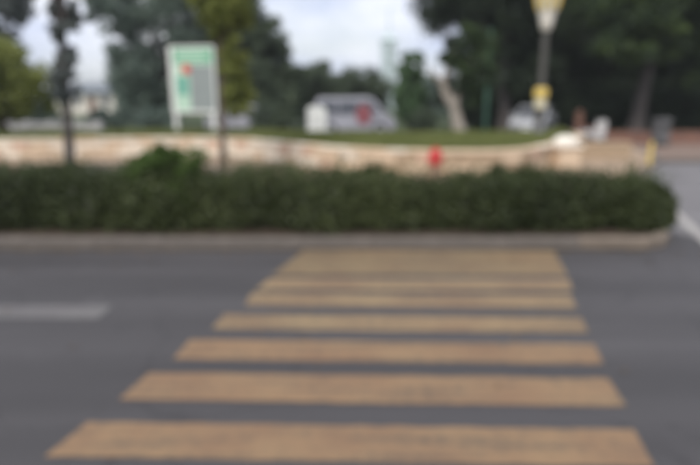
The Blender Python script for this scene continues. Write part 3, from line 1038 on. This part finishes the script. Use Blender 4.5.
# ------------------------------------------------------------------ sign board
s0 = at(196, 127, 20.0)
sg = empty('sign_board', (s0.x, s0.y, WT), R(-10), 'white framed sign board with a green header and a red round mark on the lawn', 'sign')
zt = at(193, 46, 20.0).z - WT
zb = at(193, 113, 20.0).z - WT
hwid = 22.5 / 529 * 20.0
mb = MB()
mb.box(-hwid, hwid, -0.04, 0.04, zt - 0.07, zt)
mb.box(-hwid, hwid, -0.04, 0.04, zb, zb + 0.09)
mb.box(hwid - 0.06, hwid, -0.04, 0.04, zb + 0.09, zt - 0.07)
mb.build('frame', M['white'], sg)
mb = MB()
mb.box(-hwid, -hwid + 0.16, -0.041, 0.041, zb + 0.0901, zt - 0.0701)
mb.build('side_panel', M['white'], sg)
hz = zt - 0.62
mb = MB(); mb.box(-hwid + 0.16, hwid - 0.06, -0.025, 0.025, hz, zt - 0.07); mb.build('header_panel', M['sign_green'], sg)
for (u0, u1, w0, w1) in ((0.10, 0.92, 0.72, 0.90), (0.10, 0.80, 0.44, 0.58), (0.10, 0.88, 0.14, 0.28)):
    mb = MB()
    X0, X1 = -hwid + 0.16, hwid - 0.06
    mb.box(X0 + (X1 - X0) * u0, X0 + (X1 - X0) * u1, -0.029, -0.0255, hz + (zt - .07 - hz) * w0, hz + (zt - .07 - hz) * w1)
    mb.build('print_band', M['sign_pale'], sg)
mb = MB(); mb.box(-hwid + 0.16, -0.12, -0.025, 0.025, zb + 0.09, hz - 0.03); mb.build('left_panel', M['sign_pale'], sg)
mb = MB(); mb.box(-0.118, hwid - 0.06, -0.02, 0.02, zb + 0.09, hz - 0.03); mb.build('grey_panel', M['sign_grey'], sg)
mb = MB(); mb.box(-hwid + 0.16, hwid - 0.06, -0.03, 0.03, hz - 0.0295, hz - 0.0005); mb.build('divider', M['white'], sg)
mb = MB(); mb.lathe([(0.17, 0), (0.17, 0.012)], 20, Matrix.Translation((-0.22, -0.0255, hz - 0.16)) @ Matrix.Rotation(R(90), 4, 'X')); mb.build('red_mark', M['sign_red'], sg)
mb = MB(); mb.box(-hwid + 0.24, -0.17, -0.029, -0.0255, zb + 0.62, hz - 0.40); mb.build('teal_patch', M['sign_teal'], sg)
for x in (-hwid + 0.12, hwid - 0.14):
    mb = MB(); mb.box(x - 0.07, x + 0.07, -0.045, 0.045, -0.06, zb - 0.001); mb.build('leg', M['white'], sg)

# ------------------------------------------------------------------ lamp post
lb = at(537.5, 136, 17.5)
lp = empty('lamp_post', (lb.x, lb.y, WT - 0.02), 0, 'dark lamp post with a yellow and white lantern and a yellow collar', 'street lamp')
Z = lambda y: at(543, y, 17.5).z - lp.location.z
mb = MB(); mb.lathe([(0.26, -0.02), (0.26, 0.12), (0.20, 0.18), (0.17, 0.3), (0.15, 0.36)], 16); mb.build('base', M['grey_metal'], lp, True)
mb = MB(); mb.lathe([(0.14, 0.36), (0.115, Z(100)), (0.105, Z(60)), (0.095, Z(31))], 16); mb.build('pole', M['iron'], lp, True)
mb = MB(); mb.lathe([(0.13, Z(109)), (0.18, Z(108)), (0.18, Z(99)), (0.13, Z(98.5))], 16); mb.build('white_collar', M['lamp_glass'], lp, True)
mb = MB(); mb.lathe([(0.13, Z(98.3)), (0.215, Z(97.5)), (0.215, Z(90)), (0.17, Z(88)), (0.12, Z(87.5))], 16); mb.build('yellow_collar', M['yellow'], lp, True)
mb = MB(); mb.lathe([(0.096, Z(31)), (0.16, Z(29)), (0.20, Z(22)), (0.25, Z(14)), (0.29, Z(10.5))], 16); mb.build('lantern_cup', M['warm_white'], lp, True)
lant = MB(); lant.lathe([(0.29, Z(10.4)), (0.35, Z(2)), (0.40, Z(-8)), (0.40, Z(-14))], 16)
lo = lant.build('lantern_glass', M['lamp_glass'], lp, True)
for k in range(8):
    an = k * math.pi / 4
    mb = MB()
    mb.tube([(r_ * math.cos(an), r_ * math.sin(an), z_) for r_, z_ in ((0.295, Z(10)), (0.36, Z(2)), (0.41, Z(-8)), (0.41, Z(-14)))], 0.045, 6)
    mb.build('lantern_rib', M['yellow'], lp, True)
mb = MB(); mb.lathe([(0.43, Z(-14.1)), (0.46, Z(-16)), (0.30, Z(-24)), (0.06, Z(-29)), (0.03, Z(-33))], 16); mb.build('lantern_roof', M['yellow'], lp, True)

# slim green pole
gp = at(485, 131, 23.5)
g = empty('green_pole', (gp.x, gp.y, 0.0), 0, 'thin green pole in front of the dark trees left of the lamp post', 'pole')
mb = MB(); mb.lathe([(0.14, 0), (0.14, 0.1), (0.085, 0.14), (0.075, 2.5), (0.06, 4.4)], 12); mb.build('shaft', M['green_paint'], g, True)
mb = MB(); mb.lathe([(0.02, 4.4), (0.09, 4.42), (0.09, 4.5), (0.02, 4.56)], 12); mb.build('cap', M['green_paint'], g, True)

# ------------------------------------------------------------------ red hydrant in front of the wall
hb = on(434.5, 181, 0.11)
hy = empty('hydrant', (hb.x, hb.y, 0.11), R(20), 'red topped hydrant on a rusty stem in front of the curved wall', 'hydrant')
mb = MB(); mb.lathe([(0.14, 0), (0.14, 0.03), (0.075, 0.04), (0.07, 0.36), (0.085, 0.38)], 14); mb.build('stem', M['rust'], hy, True)
hy.scale = (0.86, 0.86, 0.88)
mb = MB(); mb.lathe([(0.12, 0.381), (0.13, 0.40), (0.13, 0.60), (0.14, 0.61), (0.14, 0.64), (0.11, 0.70), (0.05, 0.745), (0.03, 0.75)], 16); mb.build('body', M['red_paint'], hy, True)
mb = MB(); mb.lathe([(0.035, 0.75), (0.035, 0.79), (0.01, 0.792)], 6); mb.build('cap_nut', M['red_paint'], hy)
for s in (-1, 1):
    mb = MB(); mb.lathe([(0.045, 0), (0.045, 0.05), (0.055, 0.052), (0.055, 0.085), (0.02, 0.09)], 10, Matrix.Translation((s * 0.115, 0, 0.53)) @ Matrix.Rotation(s * R(90), 4, 'Y')); mb.build('nozzle', M['red_paint'], hy, True)

# ------------------------------------------------------------------ yellow bollard, litter bin, brown post
yb_ = on(649, 165.5, 0.11)
o = empty('bollard', (yb_.x, yb_.y, 0.11), 0, 'slim yellow bollard at the edge of the right pavement', 'bollard')
mb = MB(); mb.lathe([(0.06, 0), (0.05, 0.02), (0.045, 0.55), (0.03, 0.6), (0.01, 0.61)], 12); mb.build('shaft', M['yellow'], o, True)
mb = MB(); mb.lathe([(0.10, 0), (0.10, 0.015), (0.071, 0.018)], 12); mb.build('base_plate', M['iron'], o, True)
bn = at(660, 139, 20.0)
o = empty('litter_bin', (bn.x, bn.y, 0.11), R(8), 'grey box shaped litter bin in front of the brick wall', 'litter bin')
bh = at(660, 118.5, 20.0).z - 0.11
w_ = 0.21
mb = MB(); mb.cbox(-w_, w_, -w_, w_, 0.08, bh - 0.16, 0.02); mb.build('body', M['grey_metal'], o)
mb = MB(); mb.cbox(-w_ - .02, w_ + .02, -w_ - .02, w_ + .02, bh - 0.158, bh, 0.03); mb.build('lid', M['grey_metal'], o)
mb = MB(); mb.box(-w_ * .7, w_ * .7, -w_ - .006, -w_ - .001, bh - 0.36, bh - 0.22); mb.build('opening', M['rubber'], o)
for sx in (-1, 1):
    mb = MB(); mb.box(sx * w_ * .8 - .03, sx * w_ * .8 + .03, -0.2, 0.2, 0, 0.079); mb.build('foot', M['iron'], o)
tpst = at(577, 140, 21.0)
o = empty('wooden_post', (tpst.x, tpst.y, 0.0), R(15), 'brown wooden post left of the white scooter', 'post')
ph = at(577, 110, 21.0).z
mb = MB(); mb.cbox(-0.10, 0.10, -0.10, 0.10, -0.02, ph - 0.08, 0.015); mb.build('shaft', M['timber'], o)
mb = MB(); mb.add([(-.12, -.12, ph - .079), (.12, -.12, ph - .079), (.12, .12, ph - .079), (-.12, .12, ph - .079), (0, 0, ph)], [(3, 2, 1, 0), (0, 1, 4), (1, 2, 4), (2, 3, 4), (3, 0, 4)]); mb.build('cap', M['timber'], o)

# ------------------------------------------------------------------ white cabinet left of the van
cb = at(317, 133, 22.6)
o = empty('cabinet', (cb.x, cb.y, 0.0), R(14), 'white roadside cabinet with a rounded top beside the grey van', 'cabinet')
cw = 8.2 / 529 * 22.6
ct = at(317, 106, 22.6).z
mb = MB(); mb.cbox(-cw - .05, cw + .05, -.32, .32, 0, 0.12, 0.02); mb.build('plinth', M['kerb'], o)
mb = MB()
arc = [(-cw, 0.121), (cw, 0.121), (cw, ct - 0.16)] + [(cw * math.cos(t), ct - 0.16 + 0.16 * math.sin(t)) for t in np.linspace(0.25, math.pi - 0.25, 8)] + [(-cw, ct - 0.16)]
mb.prism(arc, -.27, .27, Matrix.Rotation(R(90), 4, 'X')); mb.build('body', M['white'], o)
for s in (-1, 1):
    mb = MB(); mb.box(min(s * .012, s * (cw - .03)), max(s * .012, s * (cw - .03)), -.285, -.272, 0.2, ct - 0.2); d_ = mb.build('door', M['white'], o)
    mb = MB(); mb.box(s * .05 - .012, s * .05 + .012, -.305, -.286, ct * .5, ct * .5 + .14); mb.build('handle', M['iron'], d_)


# ------------------------------------------------------------------ vehicles
def vehicle(name, label, cat, loc, rz_, prof, belt, W, wheels, paint, wins, shields, wr=0.3, decal=None, roof_in=0.16):
    """prof: closed side outline (x, z); belt: height where the sides start to lean in; wins: side glass polygons"""
    root = empty(name, loc, rz_, label, cat)
    zt_ = max(z for _, z in prof)

    def hw_(z):
        if z <= belt:
            return W / 2 * (0.955 + 0.045 * min(1, max(0, (z - 0.2) / (belt - 0.2) * 1.5)))
        return W / 2 - roof_in * (z - belt) / (zt_ - belt)
    n = len(prof)
    vs = [(x, -hw_(z), z) for x, z in prof] + [(x, hw_(z), z) for x, z in prof]
    fs = [tuple(range(n)), tuple(range(2 * n - 1, n - 1, -1))]
    fs += [(i, n + i, n + (i + 1) % n, (i + 1) % n) for i in range(n)]
    mb_ = MB(); mb_.add(vs, fs)
    me_ = mb_.mesh('body', paint)
    bm = bmesh.new(); bm.from_mesh(me_)
    bmesh.ops.triangulate(bm, faces=[f for f in bm.faces if len(f.verts) > 4])
    bm.to_mesh(me_); bm.free()
    bo = link('body', me_, root)
    md = bo.modifiers.new('bevel', 'BEVEL'); md.width = 0.05; md.segments = 3; md.limit_method = 'ANGLE'; md.angle_limit = R(35)
    for w in wins:
        for s in (-1, 1):
            m_ = MB()
            k = len(w)
            out = [(x, s * (hw_(z) + 0.008), z) for x, z in w]
            inn = [(x, s * (hw_(z) - 0.03), z) for x, z in w]
            m_.add(out + inn, [tuple(range(k)), tuple(range(2 * k - 1, k - 1, -1))] + [(i, (i + 1) % k, k + (i + 1) % k, k + i) for i in range(k)])
            m_.build('window', M['glass'], root)
    for (xa, za), (xb, zb_) in shields:
        dx, dz = xb - xa, zb_ - za
        l_ = math.hypot(dx, dz)
        nx, nz_ = dz / l_, -dx / l_
        if nz_ < 0: nx, nz_ = -nx, -nz_
        p0 = (xa + dx * .08, za + dz * .08); p1 = (xa + dx * .92, za + dz * .92)
        vs = []
        for off_ in (0.008, -0.03):
            for (x, z) in (p0, p1):
                for s in (-1, 1):
                    vs.append((x + nx * off_, s * (hw_(z) - 0.09), z + nz_ * off_))
        m_ = MB(); m_.add(vs, [(0, 1, 3, 2), (4, 6, 7, 5), (0, 2, 6, 4), (1, 5, 7, 3), (0, 4, 5, 1), (2, 3, 7, 6)])
        m_.build('windscreen', M['glass'], root)
    for x in wheels:
        for s in (-1, 1):
            T = Matrix.Translation((x, s * (W / 2 - 0.10), wr)) @ Matrix.Rotation(s * R(-90), 4, 'X')
            m_ = MB(); m_.lathe([(wr * 1.17, 0.0), (wr * 1.17, 0.106), (wr * 1.05, 0.107), (wr * 1.05, 0.0)], 24, T, cap=False); m_.build('wheel_arch', M['rubber'], root, True)
            m_ = MB(); m_.lathe([(wr * .62, -0.09), (wr * .93, -0.09), (wr, -0.05), (wr, 0.07), (wr * .93, 0.108), (wr * .62, 0.109)], 24, T, cap=False)
            ty = m_.build('tyre', M['rubber'], root, True)
            m_ = MB(); m_.lathe([(0.02, 0.095), (wr * .2, 0.10), (wr * .55, 0.085), (wr * .64, 0.105), (wr * .64, 0.06), (0.02, 0.05)], 20, T); m_.build('rim', M['car_silver'], ty, True)
    xf = max(x for x, z in prof); xr_ = min(x for x, z in prof)
    for s in (-1, 1):
        m_ = MB(); m_.cbox(xf - 0.16, xf + 0.012, s * (W / 2 - .30) - .14, s * (W / 2 - .30) + .14, 0.66, 0.80, 0.02); m_.build('headlight', M['lens'], root)
        m_ = MB(); m_.cbox(xr_ - 0.012, xr_ + .1, s * (W / 2 - .20) - .08, s * (W / 2 - .20) + .08, 0.72, 1.0, 0.02); m_.build('tail_light', M['lens_red'], root)
        m_ = MB(); m_.cbox(xf - 1.25, xf - 1.12, s * (W / 2 + .03) - .0, s * (W / 2 + .03) + .14, belt + .03, belt + .17, 0.02) if s > 0 else m_.cbox(xf - 1.25, xf - 1.12, -W / 2 - .17, -W / 2 - .03, belt + .03, belt + .17, 0.02)
        m_.build('mirror', paint, root)
    m_ = MB(); m_.cbox(xf - .08, xf + .05, -W / 2 + .08, W / 2 - .08, 0.3, 0.52, 0.03); m_.build('front_bumper', M['grey_metal'], root)
    m_ = MB(); m_.cbox(xr_ - .05, xr_ + .08, -W / 2 + .08, W / 2 - .08, 0.3, 0.52, 0.03); m_.build('rear_bumper', M['grey_metal'], root)
    m_ = MB(); m_.box(xf + .051, xf + .056, -.24, .24, .36, .46); m_.build('number_plate', M['white'], root)
    return root


van_prof = [(-1.95, 0.25), (1.95, 0.25), (2.02, 0.45), (2.0, 0.82), (1.75, 0.98), (1.55, 1.04), (0.95, 1.80), (0.6, 1.9), (-1.75, 1.88), (-1.95, 1.72), (-2.0, 0.95), (-2.0, 0.45)]
vl = at(354, 131, 28.5)
van = vehicle('parked_van', 'grey van parked beyond the lawn with a maroon round mark on its side', 'van', (vl.x, 28.5, 0.0), R(4), van_prof, 1.02, 1.66, (-1.25, 1.25), M['car_grey'],
              [[(-1.8, 1.1), (-0.9, 1.1), (-0.9, 1.7), (-1.75, 1.7)], [(-0.82, 1.1), (0.15, 1.1), (0.15, 1.7), (-0.82, 1.7)], [(0.23, 1.1), (1.28, 1.1), (0.85, 1.68), (0.23, 1.7)]],
              [((1.55, 1.04), (0.95, 1.80)), ((-1.95, 1.72), (-2.0, 0.95))])
mb = MB(); mb.lathe([(0.40, 0.0), (0.40, 0.012)], 24, Matrix.Translation((0.42, -0.835, 1.05)) @ Matrix.Rotation(R(90), 4, 'X') @ Matrix.Scale(1.25, 4, (0, 1, 0)))
mb.build('round_mark', M['maroon'], van)

car_prof = [(-1.85, 0.25), (1.85, 0.25), (1.93, 0.45), (1.88, 0.72), (1.55, 0.86), (0.95, 0.95), (0.28, 1.42), (0.0, 1.48), (-0.95, 1.46), (-1.55, 1.05), (-1.82, 0.98), (-1.92, 0.7), (-1.92, 0.45)]
cwins = [[(-1.25, 0.98), (-0.35, 0.98), (-0.35, 1.38), (-0.92, 1.38)], [(-0.28, 0.98), (0.78, 0.98), (0.25, 1.36), (-0.28, 1.39)]]
cshld = [((0.95, 0.95), (0.28, 1.42)), ((-0.95, 1.46), (-1.55, 1.05))]
cl = at(533, 131, 28.5)
vehicle('parked_car', 'silver car parked beyond the lawn behind the lamp post', 'car', (cl.x, 28.5, 0.0), R(-118), car_prof, 0.93, 1.7, (-1.15, 1.2), M['car_silver'], cwins, cshld)
cl = at(243, 122, 31)
vehicle('parked_car', 'grey car parked far back behind the young yellow green tree', 'car', (cl.x, 31, 0.0), R(172), car_prof, 0.93, 1.7, (-1.15, 1.2), M['car_grey'], cwins, cshld)

# white scooter
sl_ = at(594, 139, 20.2)
s = empty('scooter', (sl_.x, 20.2, 0.0), R(38), 'white motor scooter parked left of the brick wall', 'scooter')
for x in (-0.58, 0.62):
    T = Matrix.Translation((x, 0, 0.22)) @ Matrix.Rotation(R(90), 4, 'X')
    mb = MB(); mb.lathe([(0.13, -.05), (0.20, -.05), (0.22, -.02), (0.22, .02), (0.20, .05), (0.13, .05)], 20, T, cap=False); ty = mb.build('tyre', M['rubber'], s, True)
    mb = MB(); mb.lathe([(0.02, -.04), (0.135, -.035), (0.135, .035), (0.02, .04)], 14, T); mb.build('rim', M['grey_metal'], ty, True)
mb = MB()
mb.prism([(-0.85, 0.62), (-0.78, 0.48), (-0.3, 0.36), (-0.12, 0.30), (0.30, 0.30), (0.30, 0.36), (-0.05, 0.38), (-0.12, 0.66), (-0.55, 0.72)], -.17, .17, Matrix.Rotation(R(90), 4, 'X'))
mb.build('body', M['dull_white'], s, bevel=0.03)
mb = MB(); mb.prism([(0.30, 0.30), (0.38, 0.30), (0.52, 0.92), (0.46, 0.98), (0.40, 0.92)], -.19, .19, Matrix.Rotation(R(90), 4, 'X')); mb.build('leg_shield', M['dull_white'], s, bevel=0.02)
mb = MB(); mb.prism([(0.40, 0.40), (0.62, 0.47), (0.84, 0.40), (0.80, 0.36), (0.62, 0.42)], -.07, .07, Matrix.Rotation(R(90), 4, 'X')); mb.build('mudguard', M['dull_white'], s)
mb = MB(); mb.cbox(-0.80, -0.10, -.13, .13, 0.722, 0.80, 0.03); mb.build('seat', M['timber'], s)
mb = MB(); mb.tube([(0.42, -.33, 1.03), (0.46, -.12, 1.02), (0.47, 0, 1.0), (0.46, .12, 1.02), (0.42, .33, 1.03)], 0.018, 8); mb.build('handlebar', M['iron'], s)
mb = MB(); mb.tube([(0.62, 0, 0.22), (0.47, 0, 0.95)], 0.03, 8); mb.build('fork', M['iron'], s)
mb = MB(); mb.lathe([(0.08, 0), (0.085, 0.06), (0.04, 0.10)], 12, Matrix.Translation((0.50, 0, 0.97)) @ Matrix.Rotation(R(90), 4, 'Y')); mb.build('headlight', M['lens'], s, True)

# ------------------------------------------------------------------ white parapet at the left, bungalow, tower
pl = at(5, 128, 24)
o = empty('parapet', (pl.x, 24, 0.0), R(-1), 'low greyish white parapet with piers beyond the left of the lawn', 'parapet')
pln = at(100, 128, 24).x - pl.x
ptop = at(50, 122.5, 24).z
k = 4
for i in range(k):
    mb = MB(); mb.cbox(i * pln / k + 0.13, (i + 1) * pln / k - 0.13, -0.08, 0.08, 0.0, ptop - 0.08, 0.01); mb.build('panel', M['dull_white'], o)
    mb = MB(); mb.cbox(i * pln / k + 0.122, (i + 1) * pln / k - 0.122, -0.12, 0.12, ptop - 0.079, ptop, 0.015); mb.build('coping', M['dull_white'], o)
for i in range(k + 1):
    mb = MB(); mb.cbox(i * pln / k - 0.12, i * pln / k + 0.12, -0.14, 0.14, 0.0, ptop + 0.06, 0.02); mb.build('pier', M['dull_white'], o)

bc = at(90, 104, 75)
o = empty('bungalow', (bc.x, 75, 0.0), R(6), 'pale bungalow with a grey roof far behind the slim dark tree', 'house')
bwid = 36 / 529 * 75
et = at(90, 93, 75).z
rt = at(90, 82, 75).z
mb = MB(); mb.box(-bwid, bwid, 0, 7, 0, et); mb.build('wall', M['warm_white'], o)
mb = MB()
mb.add([(-bwid - .5, -.6, et + .01), (bwid + .5, -.6, et + .01), (bwid + .5, 7.6, et + .01), (-bwid - .5, 7.6, et + .01), (-bwid + 2.2, 3.5, rt), (bwid - 2.2, 3.5, rt)],
       [(3, 2, 1, 0), (0, 1, 5, 4), (1, 2, 5), (2, 3, 4, 5), (3, 0, 4)])
rf = mb.build('roof', M['roof_grey'], o)
mb = MB(); mb.box(1.2, 1.9, 4.3, 5.0, rt - 0.9, rt + 0.7); mb.build('chimney', M['warm_white'], rf)
for x in (-3.6, -1.6, 2.0, 3.9):
    mb = MB(); mb.box(x - .55, x + .55, -.07, .0, 1.0, 2.4)
    mb2 = MB(); mb2.box(x - .46, x + .46, -.08, -.071, 1.09, 2.31)
    w_ = mb.build('window', M['white'], o); mb2.build('pane', M['glass'], w_)
mb = MB(); mb.box(-.2, .75, -.06, 0, 0, 2.2); mb.build('door', M['timber'], o)

TD = 120.0
tb = at(388, 100, TD)
o = empty('tower', (tb.x, TD, 0.0), R(18), 'far pale green tower with a thin mast rising into the sky gap', 'tower')
tt = at(388, 42, TD).z
tw = 5.6 / 529 * TD
mb = MB(); mb.box(-tw, tw, -tw, tw, 0, tt); mb.build('shaft', M['tower'], o)
mb = MB(); mb.cbox(-tw - .25, tw + .25, -tw - .25, tw + .25, tt + .001, tt + 0.5, .05); mb.build('cornice', M['tower'], o)
mb = MB(); mb.add([(-tw, -tw, tt + .501), (tw, -tw, tt + .501), (tw, tw, tt + .501), (-tw, tw, tt + .501), (0, 0, tt + 2.0)], [(3, 2, 1, 0), (0, 1, 4), (1, 2, 4), (2, 3, 4), (3, 0, 4)]); mb.build('roof', M['tower'], o)
mb = MB(); mb.tube([(0, 0, tt + 1.8), (0, 0, at(385, 8, TD).z)], [0.28, 0.12], 8); mb.build('mast', M['tower'], o)
for fl in range(5):
    for x in (-0.6, 0.6):
        mb = MB(); mb.box(x - .4, x + .4, -tw - .05, -tw, tt - 2.6 - fl * 2.6, tt - 1.0 - fl * 2.6); w_ = mb.build('window', M['tower'], o)
        mb = MB(); mb.box(x - .32, x + .32, -tw - .06, -tw - .051, tt - 2.52 - fl * 2.6, tt - 1.08 - fl * 2.6); mb.build('pane', M['sign_grey'], w_)

# ------------------------------------------------------------------ small litter of the street
rng = np.random.default_rng(9)
n = 160
lx = rng.uniform(-7, 4.2, n)
ly = np.where(rng.uniform(0, 1, n) < 0.8, MY0 - rng.exponential(0.18, n) - 0.02, rng.uniform(2.2, MY0, n))
tag(link('fallen_leaves', leaf_mesh('fallen_leaves', np.stack([lx, ly, np.full(n, 0.012)], 1), 0.05, M['bark_brown'], rng, upbias=6.0)),
    'dry fallen leaves scattered along the median kerb', 'leaves', kind='stuff')

# ------------------------------------------------------------------ thin humid air
hzm = bpy.data.materials.new('haze')
hzm.use_nodes = True
ht = hzm.node_tree
for n_ in list(ht.nodes):
    ht.nodes.remove(n_)
ho = ht.nodes.new('ShaderNodeOutputMaterial')
pv = ht.nodes.new('ShaderNodeVolumePrincipled')
pv.inputs['Color'].default_value = (0.88, 0.93, 0.92, 1)
pv.inputs['Density'].default_value = 0.0009
pv.inputs['Anisotropy'].default_value = 0.2
ht.links.new(pv.outputs['Volume'], ho.inputs['Volume'])
mb = MB()
mb.box(-520, 520, -520, 720, -1.2, 32)
hzo = tag(mb.build('haze', hzm), 'thin pale haze in the air over the street', 'haze', kind='stuff')
